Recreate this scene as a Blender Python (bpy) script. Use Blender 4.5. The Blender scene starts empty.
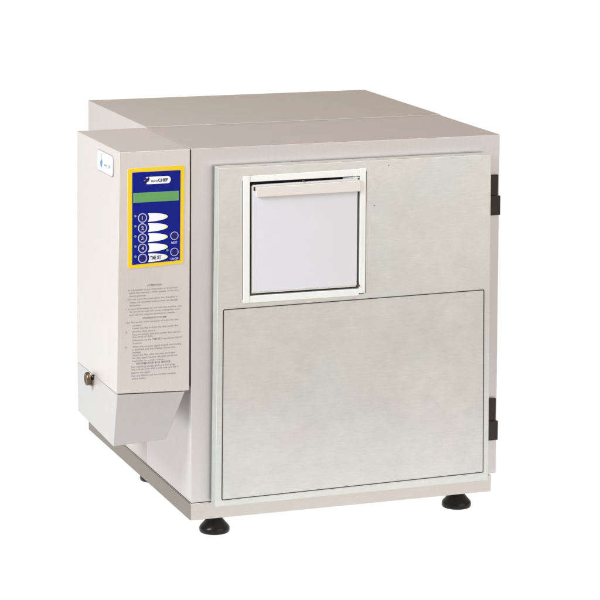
import bpy, bmesh, math, random
from mathutils import Vector, Matrix
random.seed(4)
S = bpy.context.scene
COL = S.collection
H, W, D, T, DS = 0.600, 0.528, 0.6003, 0.0278, 0.2450   # cabinet height, width, depth, door thickness, front section depth
FZ = -0.0285                                            # the surface under the feet
BASE = Vector((0.26, 0.30, FZ))

# ------------------------------------------------------------------ materials
def new_mat(name):
    m = bpy.data.materials.new(name); m.use_nodes = True
    nt = m.node_tree
    return m, nt, nt.nodes['Principled BSDF']

def steel(name, col, rough=.38, grain='x', amt=.05, cloud=.05, metallic=1.0, bump=.02, aniso=0.0, scale=1.0, cloud_scale=7.0, spec=.5, fleck=.10, tint=.012):
    m, nt, b = new_mat(name)
    N, L = nt.nodes, nt.links
    tc = N.new('ShaderNodeTexCoord')
    mp = N.new('ShaderNodeMapping')
    sc = {'x': (6, 900, 900), 'y': (900, 6, 900), 'z': (900, 900, 6)}[grain]
    mp.inputs['Scale'].default_value = tuple(v*scale for v in sc)
    L.new(tc.outputs['Object'], mp.inputs['Vector'])
    n1 = N.new('ShaderNodeTexNoise'); n1.inputs['Scale'].default_value = 1.0
    n1.inputs['Detail'].default_value = 3
    L.new(mp.outputs[0], n1.inputs['Vector'])
    n2 = N.new('ShaderNodeTexNoise'); n2.inputs['Scale'].default_value = cloud_scale
    n2.inputs['Detail'].default_value = 6; n2.inputs['Roughness'].default_value = .62
    L.new(tc.outputs['Object'], n2.inputs['Vector'])
    n3 = N.new('ShaderNodeTexNoise'); n3.inputs['Scale'].default_value = 420
    n3.inputs['Detail'].default_value = 2
    L.new(tc.outputs['Object'], n3.inputs['Vector'])
    def mad(src, k, add=None):
        q = N.new('ShaderNodeMath'); q.operation = 'MULTIPLY_ADD'
        L.new(src, q.inputs[0]); q.inputs[1].default_value = k
        if add is None: q.inputs[2].default_value = 1 - k*.5
        else:
            s = N.new('ShaderNodeMath'); s.operation = 'ADD'
            L.new(add, s.inputs[0]); s.inputs[1].default_value = -k*.5
            L.new(s.outputs[0], q.inputs[2])
        return q.outputs[0]
    v = mad(n1.outputs['Fac'], amt)
    v = mad(n2.outputs['Fac'], cloud, v)
    v = mad(n3.outputs['Fac'], amt*.6, v)
    mf = N.new('ShaderNodeMapping'); mf.inputs['Scale'].default_value = tuple(({'x': (70, 330, 330), 'y': (330, 70, 330), 'z': (330, 330, 70)}[grain]))
    L.new(tc.outputs['Object'], mf.inputs['Vector'])
    n4 = N.new('ShaderNodeTexNoise'); n4.inputs['Scale'].default_value = 1.0; n4.inputs['Detail'].default_value = 4
    n4.inputs['Roughness'].default_value = .7
    L.new(mf.outputs[0], n4.inputs['Vector'])
    v = mad(n4.outputs['Fac'], fleck, v)
    n5 = N.new('ShaderNodeTexNoise'); n5.inputs['Scale'].default_value = cloud_scale*4.5; n5.inputs['Detail'].default_value = 5
    n5.inputs['Distortion'].default_value = .4
    L.new(tc.outputs['Object'], n5.inputs['Vector'])
    v = mad(n5.outputs['Fac'], cloud*.8, v)
    n6 = N.new('ShaderNodeTexNoise'); n6.inputs['Scale'].default_value = cloud_scale*.9; n6.inputs['Detail'].default_value = 3
    mo = N.new('ShaderNodeMapping'); mo.inputs['Location'].default_value = (3.1, 7.7, 1.3)
    L.new(tc.outputs['Object'], mo.inputs['Vector']); L.new(mo.outputs[0], n6.inputs['Vector'])
    hue = N.new('ShaderNodeValToRGB'); hue.color_ramp.elements[0].position = .35; hue.color_ramp.elements[1].position = .65
    hue.color_ramp.elements[0].color = (col[0]*(1+tint), col[1], col[2]*(1-tint*.6), 1)
    hue.color_ramp.elements[1].color = (col[0]*(1-tint), col[1]*(1+tint*.3), col[2]*(1+tint*.5), 1)
    L.new(n6.outputs['Fac'], hue.inputs['Fac'])
    hs = N.new('ShaderNodeVectorMath'); hs.operation = 'SCALE'
    L.new(hue.outputs['Color'], hs.inputs[0])
    L.new(v, hs.inputs['Scale'])
    L.new(hs.outputs[0], b.inputs['Base Color'])
    b.inputs['Metallic'].default_value = metallic
    b.inputs['Specular IOR Level'].default_value = spec
    r = N.new('ShaderNodeMath'); r.operation = 'MULTIPLY_ADD'
    L.new(n2.outputs['Fac'], r.inputs[0]); r.inputs[1].default_value = .12; r.inputs[2].default_value = rough - .06
    L.new(r.outputs[0], b.inputs['Roughness'])
    if bump:
        bp = N.new('ShaderNodeBump'); bp.inputs['Strength'].default_value = bump; bp.inputs['Distance'].default_value = .001
        L.new(n1.outputs['Fac'], bp.inputs['Height']); L.new(bp.outputs[0], b.inputs['Normal'])
    return m

def plain(name, col, rough=.5, metallic=0.0, var=.06, scale=60, coat=0.0, spec=.5):
    m, nt, b = new_mat(name)
    N, L = nt.nodes, nt.links
    tc = N.new('ShaderNodeTexCoord'); n = N.new('ShaderNodeTexNoise'); n.inputs['Scale'].default_value = scale
    n.inputs['Detail'].default_value = 4
    L.new(tc.outputs['Object'], n.inputs['Vector'])
    q = N.new('ShaderNodeMath'); q.operation = 'MULTIPLY_ADD'; L.new(n.outputs['Fac'], q.inputs[0])
    q.inputs[1].default_value = var; q.inputs[2].default_value = 1 - var/2
    s = N.new('ShaderNodeVectorMath'); s.operation = 'SCALE'; s.inputs[0].default_value = col
    L.new(q.outputs[0], s.inputs['Scale']); L.new(s.outputs[0], b.inputs['Base Color'])
    b.inputs['Roughness'].default_value = rough; b.inputs['Metallic'].default_value = metallic; b.inputs['Specular IOR Level'].default_value = spec
    b.inputs['Coat Weight'].default_value = coat
    return m

M = {}
M['shell'] = steel('satin_steel', (.66, .625, .615), .40, 'z', .07, .05, metallic=.75)
M['top'] = M['shell']
M['rear'] = steel('rear_cover_steel', (.555, .515, .48), .42, 'x', .05, .06, metallic=.5)
M['base'] = steel('brushed_base_steel', (.65, .60, .56), .33, 'x', .10, .08)
M['base_shaded'] = steel('shaded_base_steel', (.30, .265, .23), .40, 'y', .12, .12)  # base steel again, the side's dim reflection put into a darker colour
M['door'] = steel('door_steel', (.705, .713, .685), .40, 'x', .08, .16, cloud_scale=9, metallic=.75, fleck=.20, tint=.018)
M['panel'] = steel('door_panel_steel', (.665, .665, .635), .42, 'x', .09, .20, cloud_scale=8, metallic=.75, fleck=.20, tint=.014)
M['trim'] = steel('bright_trim', (.88, .90, .88), .35, 'z', .04, .04, metallic=.3)
M['flap'] = plain('white_flap_enamel', (.69, .695, .73), .45, 0, .03)
M['handle'] = steel('flap_bar_metal', (.81, .78, .745), .42, 'x', .05, .04, metallic=.6)
M['boxsteel'] = steel('coin_box_steel', (.72, .68, .66), .42, 'z', .05, .04, metallic=.72)
M['tray'] = steel('tray_paint', (.50, .48, .475), .42, 'z', .02, .03, metallic=.35)
M['dark'] = plain('dark_gap', (.045, .032, .026), .8)
M['line'] = plain('black_outline', (.035, .037, .03), .6)
M['rubber'] = plain('black_rubber_foot', (.006, .005, .005), .30, 0, .2, spec=.3)
M['hinge'] = plain('black_hinge', (.034, .025, .022), .5, 0, .2, spec=.3)
M['yellow'] = plain('yellow_film', (.76, .535, .03), .5, 0, .05, spec=.15)
M['blue'] = plain('blue_film', (.004, .010, .20), .5, 0, .08, spec=.12)
M['navy'] = plain('navy_print', (.018, .015, .13), .5, spec=.15)
M['white'] = plain('white_print', (.80, .80, .84), .5, 0, .04)
M['lav'] = plain('lavender_ring', (.42, .43, .72), .5)
M['tip'] = plain('pale_yellow_print', (.80, .77, .45), .5)
M['lcd'] = plain('green_display', (.12, .31, .105), .45, 0, .08, spec=.2)
M['led'] = plain('dull_green_lamp', (.10, .26, .25), .35)
M['ink'] = plain('grey_ink', (.27, .235, .23), .7)
M['ink2'] = plain('black_ink', (.05, .05, .06), .7)
M['bluemark'] = plain('pale_blue_print', (.10, .17, .26), .5)
M['brass'] = plain('aged_bronze', (.16, .115, .07), .33, .9, .5, 300)
M['brass_dark'] = plain('dark_bronze', (.05, .03, .022), .4, .8, .4, 300)

# ------------------------------------------------------------------ builders
def link(name, bm, mat, parent=None, smooth=False):
    me = bpy.data.meshes.new(name)
    bmesh.ops.recalc_face_normals(bm, faces=bm.faces[:])
    bm.to_mesh(me); bm.free()
    for m in (mat if isinstance(mat, (list, tuple)) else [mat]): me.materials.append(m)
    o = bpy.data.objects.new(name, me); COL.objects.link(o)
    if parent is not None:
        o.parent = parent
        if parent.type == 'EMPTY': o.location = -parent.location
    if smooth:
        for p in me.polygons: p.use_smooth = True
    return o

def hexa(bm, v, bev=0.0, seg=2, mi=0):
    """v: front face (y low) 4 corners then back 4 corners, each order: bl, br, tr, tl"""
    vs = [bm.verts.new(p) for p in v]
    fs = [bm.faces.new([vs[i] for i in q]) for q in ((0,1,2,3),(5,4,7,6),(4,0,3,7),(1,5,6,2),(3,2,6,7),(4,5,1,0))]
    for f in fs: f.material_index = mi
    if bev:
        es = list({e for f in fs for e in f.edges})
        bmesh.ops.bevel(bm, geom=es, offset=bev, segments=seg, profile=.6, affect='EDGES', clamp_overlap=True)
    return bm

def box(bm, x0, x1, y0, y1, z0, z1, bev=0.0, seg=2, mi=0):
    return hexa(bm, [(x0,y0,z0),(x1,y0,z0),(x1,y0,z1),(x0,y0,z1),(x0,y1,z0),(x1,y1,z0),(x1,y1,z1),(x0,y1,z1)], bev, seg, mi)

def quad_slab(bm, q, y0, y1, bev=0.0, mi=0, seg=2):
    """q: bl, br, tr, tl as (x,z)"""
    return hexa(bm, [(x,y0,z) for x,z in q] + [(x,y1,z) for x,z in q], bev, seg, mi)

def poly_slab(bm, pts, f0, f1):
    """extrude 2D polygon; f0(p) and f1(p) give the two ends"""
    a = [bm.verts.new(f0(p)) for p in pts]; b = [bm.verts.new(f1(p)) for p in pts]
    bm.faces.new(a); bm.faces.new(b[::-1])
    n = len(pts)
    for i in range(n): bm.faces.new((a[i], b[i], b[(i+1)%n], a[(i+1)%n]))

def lathe(bm, prof, c, axis='z', n=40, mi=0):
    rings = []
    for r, h in prof:
        ring = []
        for i in range(n):
            a = 2*math.pi*i/n; u, w = r*math.cos(a), r*math.sin(a)
            p = {'z': (u, w, h), 'x': (h, u, w), 'y': (u, h, w)}[axis]
            ring.append(bm.verts.new((c[0]+p[0], c[1]+p[1], c[2]+p[2])))
        rings.append(ring)
    for a, b in zip(rings, rings[1:]):
        for i in range(n):
            f = bm.faces.new((a[i], a[(i+1)%n], b[(i+1)%n], b[i])); f.material_index = mi; f.smooth = True
    for r in (rings[0], rings[-1]):
        f = bm.faces.new(r); f.material_index = mi
    return bm

def rrect(x0, x1, z0, z1, r, n=6):
    out = []
    for cx, cz, a0 in ((x1-r, z0+r, -90), (x1-r, z1-r, 0), (x0+r, z1-r, 90), (x0+r, z0+r, 180)):
        for i in range(n+1):
            a = math.radians(a0 + 90*i/n); out.append((cx + r*math.cos(a), cz + r*math.sin(a)))
    return out

def rquad(q, r, n=5):
    """rounded corners for an arbitrary quad bl, br, tr, tl"""
    out = []
    P = [Vector(p) for p in q]
    for i in range(4):
        a, b, c = P[i-1], P[i], P[(i+1)%4]
        u, v = (a-b).normalized(), (c-b).normalized()
        p0, p1 = b+u*r, b+v*r
        for k in range(n+1):
            t = k/n
            out.append(tuple(p0*(1-t)**2 + b*2*t*(1-t) + p1*t*t))
    return out

def text_mesh(bm, body, place, x0, x1, zc, hgt, bold=0.0, depth=.00012, fit=True, mi=0):
    """write body so that it spans x0..x1, centred on zc, hgt = capital height; place(u, v, w) maps to 3D"""
    cu = bpy.data.curves.new('txt', 'FONT'); cu.body = body; cu.size = 1.0
    cu.offset = bold; cu.resolution_u = 2; cu.align_x = 'LEFT'; cu.extrude = .5
    o = bpy.data.objects.new('txt', cu); COL.objects.link(o)
    dg = bpy.context.evaluated_depsgraph_get(); dg.update()
    me = bpy.data.meshes.new_from_object(o.evaluated_get(dg))
    xs = [v.co.x for v in me.vertices]
    if xs:
        lo, hi = min(xs), max(xs); cap = .70
        sx = (x1-x0)/(hi-lo) if fit else hgt/cap
        base = len(bm.verts)
        vv = [bm.verts.new(place(x0+(v.co.x-lo)*sx, zc + (v.co.y/cap-.5)*hgt, (v.co.z+.5)*depth)) for v in me.vertices]
        for p in me.polygons:
            try:
                f = bm.faces.new([vv[i] for i in p.vertices]); f.material_index = mi
            except ValueError: pass
    bpy.data.objects.remove(o); bpy.data.curves.remove(cu); bpy.data.meshes.remove(me)

def front(y):  return lambda u, v, w: (u, y - w, v)
def side(x):   return lambda u, v, w: (x - w, u, v)

# ------------------------------------------------------------------ the surface
def sweep():
    bm = bmesh.new()
    prof = [(-.65, 0), (2.8, 0)]
    for i in range(1, 13):
        a = math.radians(90*i/12); prof.append((2.8 + 1.0*math.sin(a), 1.0 - 1.0*math.cos(a)))
    prof.append((3.8, 1.25))
    rows = [[bm.verts.new((x, y, FZ + z)) for x in (-1.5, 4.4)] for y, z in prof]
    for a, b in zip(rows, rows[1:]):
        f = bm.faces.new((a[0], a[1], b[1], b[0])); f.smooth = True
    m, nt, b = new_mat('added_white_glow')
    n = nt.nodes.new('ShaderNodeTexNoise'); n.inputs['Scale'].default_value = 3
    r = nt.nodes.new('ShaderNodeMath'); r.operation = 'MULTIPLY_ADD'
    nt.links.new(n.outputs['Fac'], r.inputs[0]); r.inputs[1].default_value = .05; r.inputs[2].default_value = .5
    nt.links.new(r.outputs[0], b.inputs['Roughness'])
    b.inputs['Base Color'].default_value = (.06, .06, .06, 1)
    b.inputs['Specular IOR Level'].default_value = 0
    b.inputs['Emission Color'].default_value = (1, 1, 1, 1); b.inputs['Emission Strength'].default_value = 0.99  # added glow: keeps the ground pure white, lights the cabinet, washes out contact shadows
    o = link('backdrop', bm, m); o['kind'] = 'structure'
    return o
sweep()

# ------------------------------------------------------------------ the cabinet
root = bpy.data.objects.new('food_warmer', None); COL.objects.link(root)
root.empty_display_size = .2; root.location = BASE
root['label'] = 'boxy stainless steel warming cabinet with square flap in its door and a coin box'
root['category'] = 'food warmer'

BH = .0280
bm = bmesh.new()
hexa(bm, [(.0004,0,BH+.0006),(.5326,0,.0305),(.528,0,H),(.0004,0,H), (.0004,DS,BH+.0006),(.5326,DS,.0305),(.528,DS,H),(.0004,DS,H)], .0010, 3)
link('front_shell', bm, M['shell'], root)
bm = bmesh.new()
box(bm, .0006, .5284, DS+.0009, D, BH+.0006, H+.0012, .0007, 2)
link('rear_cover', bm, M['rear'], root)
bm = bmesh.new()
box(bm, .002, .525, DS-.004, DS+.004, BH+.002, H-.003)
link('seam_strip', bm, M['dark'], root)
bm = bmesh.new()
box(bm, -.0006, .5237, -.0012, D+.0006, 0, BH, .0012, 3)
link('base_frame', bm, M['base'], root)
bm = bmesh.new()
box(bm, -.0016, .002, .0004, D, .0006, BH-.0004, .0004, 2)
link('base_side_shade', bm, M['base_shaded'], root)  # added thin strip that paints the base's left side darker, as in shade

for cx, cy in ((.0475, .0235), (.4742, .0280), (.0440, .345), (.478, .56)):
    bm = bmesh.new()
    s = .0240
    h = -FZ
    lathe(bm, [(.009, .004), (.0095, -.0015), (.0118, -.0050), (.0140, -.0080), (.0185, -.0135), (.0226, -.0180), (.0242, -.0205), (.0247, -.0232), (.0245, -.0266), (.0235, -.0284)], (cx, cy, 0), 'z', 48)
    link('foot', bm, M['rubber'], root)

# ------------------------------------------------------------------ the door
dq = [(.0322, .0271), (.5062, .0278), (.5007, .5729), (.0365, .5718)]
YF = -T
bm = bmesh.new()
# frame of the door with a real opening for the flap
ox0, ox1, oz0, oz1 = .0790, .2815, .3565, .5560
def dx(side_, z):
    t = (z-.0275)/(.5725-.0275)
    return (dq[0][0]*(1-t)+dq[3][0]*t) if side_ == 0 else (dq[1][0]*(1-t)+dq[2][0]*t)
def ring_slab(bm, outer, inner, y0, y1, mi=0):
    n = len(outer)
    A = [bm.verts.new((x,y0,z)) for x,z in outer]; B = [bm.verts.new((x,y0,z)) for x,z in inner]
    C = [bm.verts.new((x,y1,z)) for x,z in outer]; E = [bm.verts.new((x,y1,z)) for x,z in inner]
    for i in range(n):
        j = (i+1)%n
        for q in ((A[i],A[j],B[j],B[i]), (C[j],C[i],E[i],E[j]), (A[j],A[i],C[i],C[j]), (B[i],B[j],E[j],E[i])):
            f = bm.faces.new(q); f.material_index = mi
    return A, C
A, C = ring_slab(bm, dq, [(ox0,oz0),(ox1,oz0),(ox1,oz1),(ox0,oz1)], YF, -.0062)
es = [e for e in bm.edges if (e.verts[0] in A and e.verts[1] in A) or (e.verts[0] in A and e.verts[1] in C) or (e.verts[0] in C and e.verts[1] in A)]
bmesh.ops.bevel(bm, geom=es, offset=.0012, segments=3, profile=.6, affect='EDGES', clamp_overlap=True)
door = link('door', bm, M['door'], root)

bm = bmesh.new(); box(bm, .0395, .4988, -.0066, .0004, .031, .5695)
link('door_gasket', bm, M['dark'], door)

pq = [(.0422, .0368), (.4972, .0418), (.4926, .3500), (.0438, .3465)]
def inset(q, d):
    return [(q[0][0]+d,q[0][1]+d), (q[1][0]-d,q[1][1]+d), (q[2][0]-d,q[2][1]-d), (q[3][0]+d,q[3][1]-d)]
bm = bmesh.new()
ring_slab(bm, rquad(pq, .0028), rquad(inset(pq, .0014), .0018), YF-.0007, YF+.001)
link('panel_outline', bm, M['line'], door)
bm = bmesh.new()
ip = rquad(inset(pq, .0014), .0018)
poly_slab(bm, ip, lambda p: (p[0], YF-.0004, p[1]), lambda p: (p[0], YF+.001, p[1]))
link('lower_panel', bm, M['panel'], door)

# frame round the flap: two stiles, two rails
fr = bmesh.new()
quad_slab(fr, [(.0770,.3547),(.0878,.3547),(.0872,.5566),(.0762,.5565)], YF-.0013, YF+.016, .0006)
quad_slab(fr, [(.2735,.3580),(.2833,.3580),(.2828,.5600),(.2728,.5600)], YF-.0013, YF+.016, .0006)
quad_slab(fr, [(.0882,.3543),(.2731,.3543),(.2731,.3652),(.0882,.3652)], YF-.0008, YF+.016, .0006)
quad_slab(fr, [(.0876,.5472),(.2726,.5480),(.2726,.5592),(.0876,.5566)], YF-.0008, YF+.016, .0006)
link('flap_frame', fr, M['trim'], door)
bm = bmesh.new()
quad_slab(bm, [(.28345,.3575),(.28425,.3575),(.2838,.5545),(.2830,.5545)], YF-.0004, YF+.002)
link('frame_shadow_gap', bm, M['dark'], door)
bm = bmesh.new()
quad_slab(bm, [(.0757,.3600),(.0763,.3600),(.0757,.5500),(.0751,.5500)], YF-.0003, YF+.002)
link('frame_shadow_gap', bm, M['dark'], door)
bm = bmesh.new(); box(bm, .0790, .2815, -.0090, -.0068, .357, .5555)
link('chute_back', bm, M['dark'], door)
# flap
bm = bmesh.new()
quad_slab(bm, [(.0932,.3708),(.2692,.3708),(.2690,.5440),(.0925,.5418)], YF-.0002, YF+.006, .0010)
flap = link('flap', bm, M['flap'], door)
bm = bmesh.new()
quad_slab(bm, [(.0914,.3696),(.0938,.3696),(.0930,.5410),(.0908,.5400)], YF+.0004, YF+.006, .0005)
quad_slab(bm, [(.0905,.3686),(.2685,.3686),(.2685,.3707),(.0930,.3707)], YF+.0010, YF+.006, .0005)
link('flap_edge', bm, M['handle'], door)
bm = bmesh.new()
hexa(bm, [(.0985,YF-.0040,.5230),(.2728,YF-.0040,.5238),(.2728,YF-.0040,.5412),(.0970,YF-.0040,.5385),
          (.0985,YF-.0003,.5230),(.2728,YF-.0003,.5238),(.2728,YF-.0003,.5425),(.0970,YF-.0003,.5400)], .0008, 2)
link('flap_handle', bm, M['handle'], door)
bm = bmesh.new()
quad_slab(bm, [(.0935,.5330),(.0962,.5330),(.0958,.5392),(.0935,.5392)], YF-.0008, YF+.001)
link('flap_catch', bm, M['brass_dark'], door)
bm = bmesh.new()
lathe(bm, [(.0013,-.014),(.0016,-.001),(.0016,.014),(.0013,.015)], (.259,YF+.004,.5450), 'x', 16)
lathe(bm, [(.0022,0),(.0022,.004)], (.2655,YF+.003,.5450), 'x', 16)
lathe(bm, [(.0022,0),(.0022,.0035)], (.2620,YF+.003,.5450), 'x', 16)
link('flap_pin', bm, M['trim'], door)
bm = bmesh.new()
lathe(bm, [(.0016,0),(.0020,.001),(.0020,.006)], (.2719,YF-.0022,.3706), 'y', 16)
link('flap_screw', bm, M['brass'], door)
bm = bmesh.new()
lathe(bm, [(.0016,0),(.0020,.001),(.0020,.006)], (.1770,YF-.0008,.5442), 'y', 16)
link('flap_screw', bm, M['brass'], door)
for x, z in ((.3215, .5628), (.2977, .4990)):
    bm = bmesh.new(); lathe(bm, [(.0007,-.0006),(.0012,-.0003),(.0012,.001)], (x,YF,z), 'y', 14)
    link('rivet', bm, M['ink'], door)

for z0, zm, z1, xl in ((.4675, .5000, .5345, .5015), (.0885, .1215, .1598, .5050)):
    bm = bmesh.new()
    box(bm, xl, .5248+(.0035 if z0 < .2 else 0), -.0050, -.0002, zm+.0003, z1, .0012)
    box(bm, xl+.0004, .5287+(.0035 if z0 < .2 else 0), -.0065, -.0002, z0, zm-.0003, .0012)
    link('hinge', bm, M['hinge'], root)

# ------------------------------------------------------------------ coin box with its control panel
cb = bmesh.new()
hexa(cb, [(-.1220,0,.2168),(-.0027,0,.2131),(-.0016,0,.5999),(-.1161,0,.5998),
          (-.1189,.2470,.2143),(-.0027,.2470,.2138),(-.0016,.2440,.6003),(-.1186,.2390,.6003)], .0013, 3)
coin = link('coin_box', cb, M['boxsteel'], root)
bm = bmesh.new()
box(bm, -.0020, .0010, .0035, .2400, .22, .5965)
link('side_gap', bm, M['dark'], coin)
# tray
tb = bmesh.new()
hexa(tb, [(-.1278,.0008,.1324),(-.0413,.0008,.1369),(-.0095,.0008,.2118),(-.1213,.0008,.2150),
          (-.1186,.2420,.1306),(-.0413,.2420,.1340),(-.0095,.2440,.2118),(-.1183,.2465,.2130)], .0012, 3)
tray = link('coin_tray', tb, M['tray'], root)
bm = bmesh.new()
hexa(bm, [(-.1190,.004,.2100),(-.0110,.004,.2085),(-.0110,.004,.2160),(-.1190,.004,.2180),
          (-.1165,.240,.2100),(-.0110,.240,.2085),(-.0110,.240,.2160),(-.1165,.240,.2170)])
link('tray_gap', bm, M['brass'], coin)

# lock on the tray
lx, ly, lz = -.1188, .1420, .2110
bm = bmesh.new()
lathe(bm, [(.0042,.001),(.0044,-.003),(.0034,-.0036),(.0034,-.008)], (lx, ly, lz), 'x', 28)
lock = link('lock', bm, M['brass_dark'], tray)
bm = bmesh.new()
lathe(bm, [(.0100,-.0068),(.0108,-.0076),(.0108,-.0120),(.0096,-.0132),(.0062,-.0134),(.0055,-.0126)], (lx, ly+.004, lz-.0025), 'x', 36)
link('lock_knob', bm, M['brass'], lock)
bm = bmesh.new()
hexa(bm, [(lx-.006,ly-.004,lz-.013),(lx-.003,ly-.004,lz-.013),(lx-.003,ly-.004,lz-.003),(lx-.006,ly-.004,lz-.003),
          (lx-.006,ly+.006,lz-.015),(lx-.003,ly+.006,lz-.015),(lx-.003,ly+.006,lz-.003),(lx-.006,ly+.006,lz-.003)], .0008)
link('lock_tab', bm, M['brass'], lock)

# emblem badge on the outer side of the coin box (lies on the slightly turned side face)
def sx(y, z):   # x of the side face there
    t = (z-.2155)/(.6-.2155); s = y/.243
    xf = -.1220*(1-t) - .1161*t; xb = -.1189*(1-t) - .1186*t
    return xf*(1-s) + xb*s
def badge_slab(bm, pts, d0, d1):
    poly_slab(bm, pts, lambda p: (sx(*p)-d0, p[0], p[1]), lambda p: (sx(*p)-d1, p[0], p[1]))
bm = bmesh.new(); badge_slab(bm, rrect(.0322, .1183, .5547, .5886, .0072), -.0008, .0005)
badge = link('emblem_badge', bm, M['ink'], coin)
bm = bmesh.new(); badge_slab(bm, rrect(.0338, .1167, .5563, .5870, .0062), 0, .0008)
link('badge_face', bm, plain('badge_white', (.76, .77, .77), .4, 0, .03), coin)
def sp(u, v, w):  # text runs towards the front
    y = -u
    return (sx(y, v)-.0009-w, y, v)
bm = bmesh.new()
mk = [(.0905,.5650),(.0985,.5590),(.1020,.5690),(.0985,.5750),(.0995,.5830),(.0955,.5840),(.0950,.5755),(.0890,.5730)]
badge_slab(bm, mk, .0006, .0011)
link('badge_mark', bm, M['bluemark'], coin)
bm = bmesh.new()
text_mesh(bm, 'euroCHEF', sp, -.0790, -.0440, .5690, .0052, .01)
link('badge_lettering', bm, M['bluemark'], coin)

# instructions

LINES = [  # text, x0, x1, row (units of the printed sheet), heading
 ('ATTENTION', 170, 240, 68, 1),
 ('-', 72, 76, 85, 0), ('It is forbidden to put metal trays or closed tins', 84, 312, 85, 0), ('inside the chamber, under penalty of the loss', 88, 315, 98, 0), ('of every guarantee.', 88, 165, 112, 0),
 ('-', 74, 78, 127, 0), ('Do not start the oven when the chamber is', 84, 310, 127, 0), ('empty, the operation without food can damage', 90, 312, 141, 0), ('the machine.', 90, 140, 155, 0),
 ('-', 72, 76, 171, 0), ('In case of anomaly do not use the machine and', 84, 328, 171, 0), ('do not try to open the cover, unplug the cord', 90, 318, 184, 0), ('and call the nearest assistance centre.', 88, 300, 198, 0),
 ('WORKING SYSTEM', 148, 258, 216, 1),
 ('1st)', 72, 90, 232, 0), ('Put in the exact amount of coins for the', 98, 315, 232, 0), ('portion.', 105, 145, 247, 0), ('Lower the flap and put the dish inside the', 102, 312, 260, 0), ('chamber, then close it.', 102, 210, 275, 0),
 ('2)', 70, 78, 275, 0), ('Press the button with the number that matches', 102, 325, 289, 0), ('the kind of dish.', 102, 197, 300, 0), ('Otherwise use the TIME SET key and the NEXT', 102, 330, 315, 0), ('button.', 105, 148, 328, 0),
 ('3)', 67, 76, 345, 0), ('When the acoustic signal sounds the heating', 102, 328, 345, 0), ('is finished and the display shows the', 102, 300, 358, 0), ('message.', 102, 142, 370, 0),
 ('Open the flap, take the dish and close', 102, 300, 383, 0), ('the door again. Caution: the plate can be hot', 102, 310, 396, 0), ('handle it with care.', 102, 250, 410, 0),
 ('INFORMATION FOR SERVICE', 120, 278, 423, 1),
 ('For cleaning always pull out the plug.', 98, 300, 437, 0), ('Use a damp cloth with a mild soap and dry it', 98, 315, 449, 0), ('before use again.', 98, 185, 464, 0), ('For any failure call the service number', 98, 305, 478, 0), ('of the dealer.', 98, 165, 491, 0)]
def line_x(v): return -.1063 + (v-74)/(327-74)*(.0897)
def line_z(r): return .3870 - (r-68)*(.1478/423)
bm = bmesh.new()
for tx, a, b_, r, hd in LINES:
    if hd:
        bh = bmesh.new(); text_mesh(bh, tx, front(-.0001), line_x(a), line_x(b_), line_z(r), .0030, .02)
        link('instruction_heading', bh, M['ink'], coin)
    else:  text_mesh(bm, tx, front(-.0001), line_x(a), line_x(b_), line_z(r), .0027, .004)
link('instruction_text', bm, M['ink'], coin)

# control panel
PX0, PX1, PZ0, PZ1 = -.1030, -.0118, .4168, .5740
bm = bmesh.new()
qy = [(-.1032,.4152),(-.0130,.4188),(-.0110,.5745),(-.1033,.5728)]
pts = rquad(qy, .0045)
poly_slab(bm, pts, lambda p: (p[0], -.0008, p[1]), lambda p: (p[0], .0010, p[1]))
panel = link('control_panel', bm, M['yellow'], root)
bm = bmesh.new()
qb = [(-.0965,.4212),(-.0188,.4243),(-.0178,.5671),(-.0960,.5668)]
poly_slab(bm, rquad(qb, .0008, 2), lambda p: (p[0], -.0011, p[1]), lambda p: (p[0], .0, p[1]))
link('panel_face', bm, M['blue'], panel)
def bx_(x): return -.0957 + (x-132.3)/(180.2-132.3)*.0778
def disc(bm, cx, cz, r, y0, y1, n=32, mi=0):
    poly_slab(bm, [(cx+r*math.cos(2*math.pi*i/n), cz+r*math.sin(2*math.pi*i/n)) for i in range(n)], lambda p: (p[0], y0, p[1]), lambda p: (p[0], y1, p[1]))
    for f in bm.faces:
        pass
def ringdisc(bm, cx, cz, r0, r1, y0, y1, n=32):
    o = [(cx+r1*math.cos(2*math.pi*i/n), cz+r1*math.sin(2*math.pi*i/n)) for i in range(n)]
    q = [(cx+r0*math.cos(2*math.pi*i/n), cz+r0*math.sin(2*math.pi*i/n)) for i in range(n)]
    ring_slab(bm, o, q, y0, y1)
# display
bm = bmesh.new(); quad_slab(bm, [(-.0945,.5191),(-.0202,.5193),(-.0202,.5345),(-.0945,.5346)], -.0015, -.0005, .0003)
link('display', bm, M['lcd'], panel)
# logo
bm = bmesh.new()
poly_slab(bm, rrect(-.0770, -.0338, .5474, .5588, .0055), lambda p: (p[0], -.0014, p[1]), lambda p: (p[0], -.0005, p[1]))
logo = link('logo_plate', bm, M['white'], panel)
bm = bmesh.new()
def rot_sq(cx, cz, s, a):
    a = math.radians(a)
    return [(cx+s*math.cos(a+math.pi/2*i), cz+s*math.sin(a+math.pi/2*i)) for i in range(4)]
for cx, cz, s, a in ((-.0752,.5508,.0034,20),(-.0718,.5538,.0034,20),(-.0760,.5562,.0028,35),(-.0700,.5568,.0020,10),(-.0764,.5492,.0018,10)):
    k = .0001*len(bm.faces)/12
    poly_slab(bm, rot_sq(cx,cz,s,a), lambda p: (p[0], -.0017-k, p[1]), lambda p: (p[0], -.0013, p[1]))
link('logo_mark', bm, M['navy'], panel)
bm = bmesh.new()
text_mesh(bm, 'euro', front(-.0014), -.0660, -.0552, .5526, .0045, .02)
text_mesh(bm, 'CHEF', front(-.0014), -.0548, -.0385, .5530, .0046, .045)
link('logo_lettering', bm, M['ink2'], panel)
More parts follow.
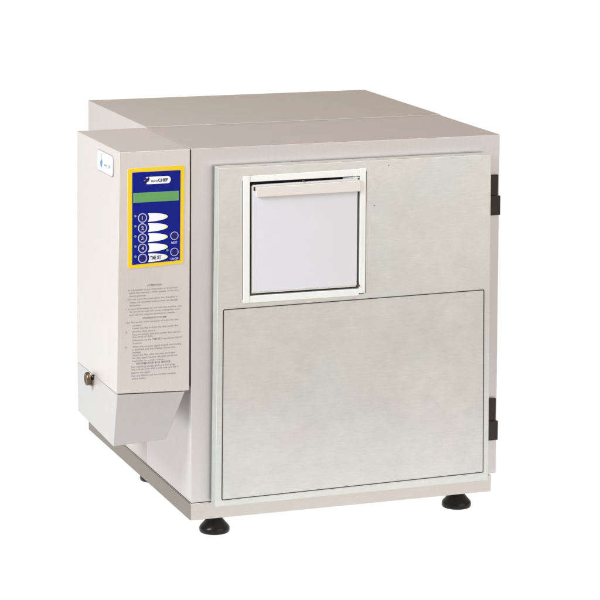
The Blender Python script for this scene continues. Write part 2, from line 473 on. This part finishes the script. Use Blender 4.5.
# five buttons with their name fins
for i in range(5):
    cz = .4947 - i*.01598
    cx = bx_(142.1)
    bm = bmesh.new(); ringdisc(bm, cx, cz, .0060, .0074, -.0016, -.0006)
    link('button_ring', bm, M['lav'], panel)
    bm = bmesh.new(); disc(bm, cx, cz, .0060, -.0014, -.0006)
    link('button', bm, M['navy'], panel)
    if i < 4:
        bm = bmesh.new(); text_mesh(bm, str(i+1), front(-.0014), cx-(.0010 if i == 0 else .0018), cx+.0016, cz, .0055, .03, fit=False)
        link('button_number', bm, M['lav'], panel)
    x0, x1 = bx_(147.6), bx_(167.4)
    n = 16
    def edge(t): return .0067*math.sqrt(max(0, 1-t**2.0))
    xs = 1-.17
    ts = [xs*k/n for k in range(n+1)]
    arc = .0030
    pts = []
    for t in ts: pts.append((x0+(x1-x0)*t, cz+.0002 + edge(t)))
    low = [(x0+(x1-x0)*t, cz+.0002 - edge(t)) for t in ts][::-1]
    left = [(x0 + .0022*math.sin(math.pi*k/6), cz+.0002-edge(0)+2*edge(0)*k/6) for k in range(1, 6)]
    bm = bmesh.new()
    poly_slab(bm, pts+low+left, lambda p: (p[0], -.0015, p[1]), lambda p: (p[0], -.0006, p[1]))
    link('name_field', bm, M['white'], panel)
    ts2 = [xs+(1-xs)*math.sin(math.pi/2*k/n) for k in range(n+1)]
    pts = [(x0+(x1-x0)*t, cz+.0002+edge(t)) for t in ts2] + [(x0+(x1-x0)*t, cz+.0002-edge(t)) for t in ts2[::-1][1:]]
    bm = bmesh.new()
    poly_slab(bm, pts, lambda p: (p[0], -.0015, p[1]), lambda p: (p[0], -.0006, p[1]))
    link('name_field_tip', bm, M['tip'], panel)
    if i == 4:
        bm = bmesh.new(); text_mesh(bm, 'TIME SET', front(-.0015), x0+.0035, x0+.0215, cz, .0056, .03)
        link('name_field_lettering', bm, M['ink2'], panel)
    bm = bmesh.new(); disc(bm, bx_(135.0), cz+.0034, .0019, -.0018, -.0006, 16)
    link('indicator_lamp', bm, M['led'], panel)
for cz, lab, w in ((.4637, 'NEXT', .0100), (.4379, 'ON/OFF', .0128)):
    cx = bx_(174.1)
    bm = bmesh.new(); ringdisc(bm, cx, cz, .0056, .0066, -.0016, -.0006)
    link('button_ring', bm, M['lav'], panel)
    bm = bmesh.new(); disc(bm, cx, cz, .0056, -.0014, -.0006)
    link('button', bm, M['navy'], panel)
    bm = bmesh.new(); text_mesh(bm, lab, front(-.0011), cx-w/2, cx+w/2, cz-.0108, .0034, .02)
    link('button_lettering', bm, M['lav'], panel)
bm = bmesh.new(); disc(bm, bx_(167.0), .4412, .0019, -.0018, -.0006, 16)
link('indicator_lamp', bm, M['led'], panel)

# ------------------------------------------------------------------ light
w = bpy.data.worlds.new('World'); S.world = w; w.use_nodes = True
bg = w.node_tree.nodes['Background']
bg.inputs['Color'].default_value = (.93, .735, .60, 1); bg.inputs['Strength'].default_value = .52
def area(name, loc, target, size, power, col=(1,1,1)):
    l = bpy.data.lights.new(name, 'AREA'); l.shape = 'SQUARE'; l.size = size; l.energy = power; l.color = col
    o = bpy.data.objects.new(name, l); COL.objects.link(o); o.location = loc
    o.rotation_euler = (Vector(target)-Vector(loc)).to_track_quat('-Z', 'Y').to_euler()
    return o
area('key_softbox', (-1.7, -.5, 1.5), (0, .2, .55), .8, 84, (.84, .95, 1))
area('front_softbox', (1.9, -3.3, 1.55), (.25, 0, .5), 3.2, 45, (.90, .965, 1))

cd = bpy.data.cameras.new('camera'); cam = bpy.data.objects.new('camera', cd); COL.objects.link(cam)
cam.location = (-1.21675, -3.79497, 1.19426)
cam.rotation_euler = (1.41789, -.00803, -.35573)
cd.sensor_fit = 'HORIZONTAL'; cd.sensor_width = 36.0; cd.lens = 36.0*2580.17/600
cd.shift_x = -10.34/600; cd.shift_y = -138.263/600
cd.clip_start = .05; cd.clip_end = 200
S.camera = cam
S.view_settings.view_transform = 'Standard'; S.view_settings.look = 'None'
S.view_settings.exposure = 0; S.view_settings.gamma = 1
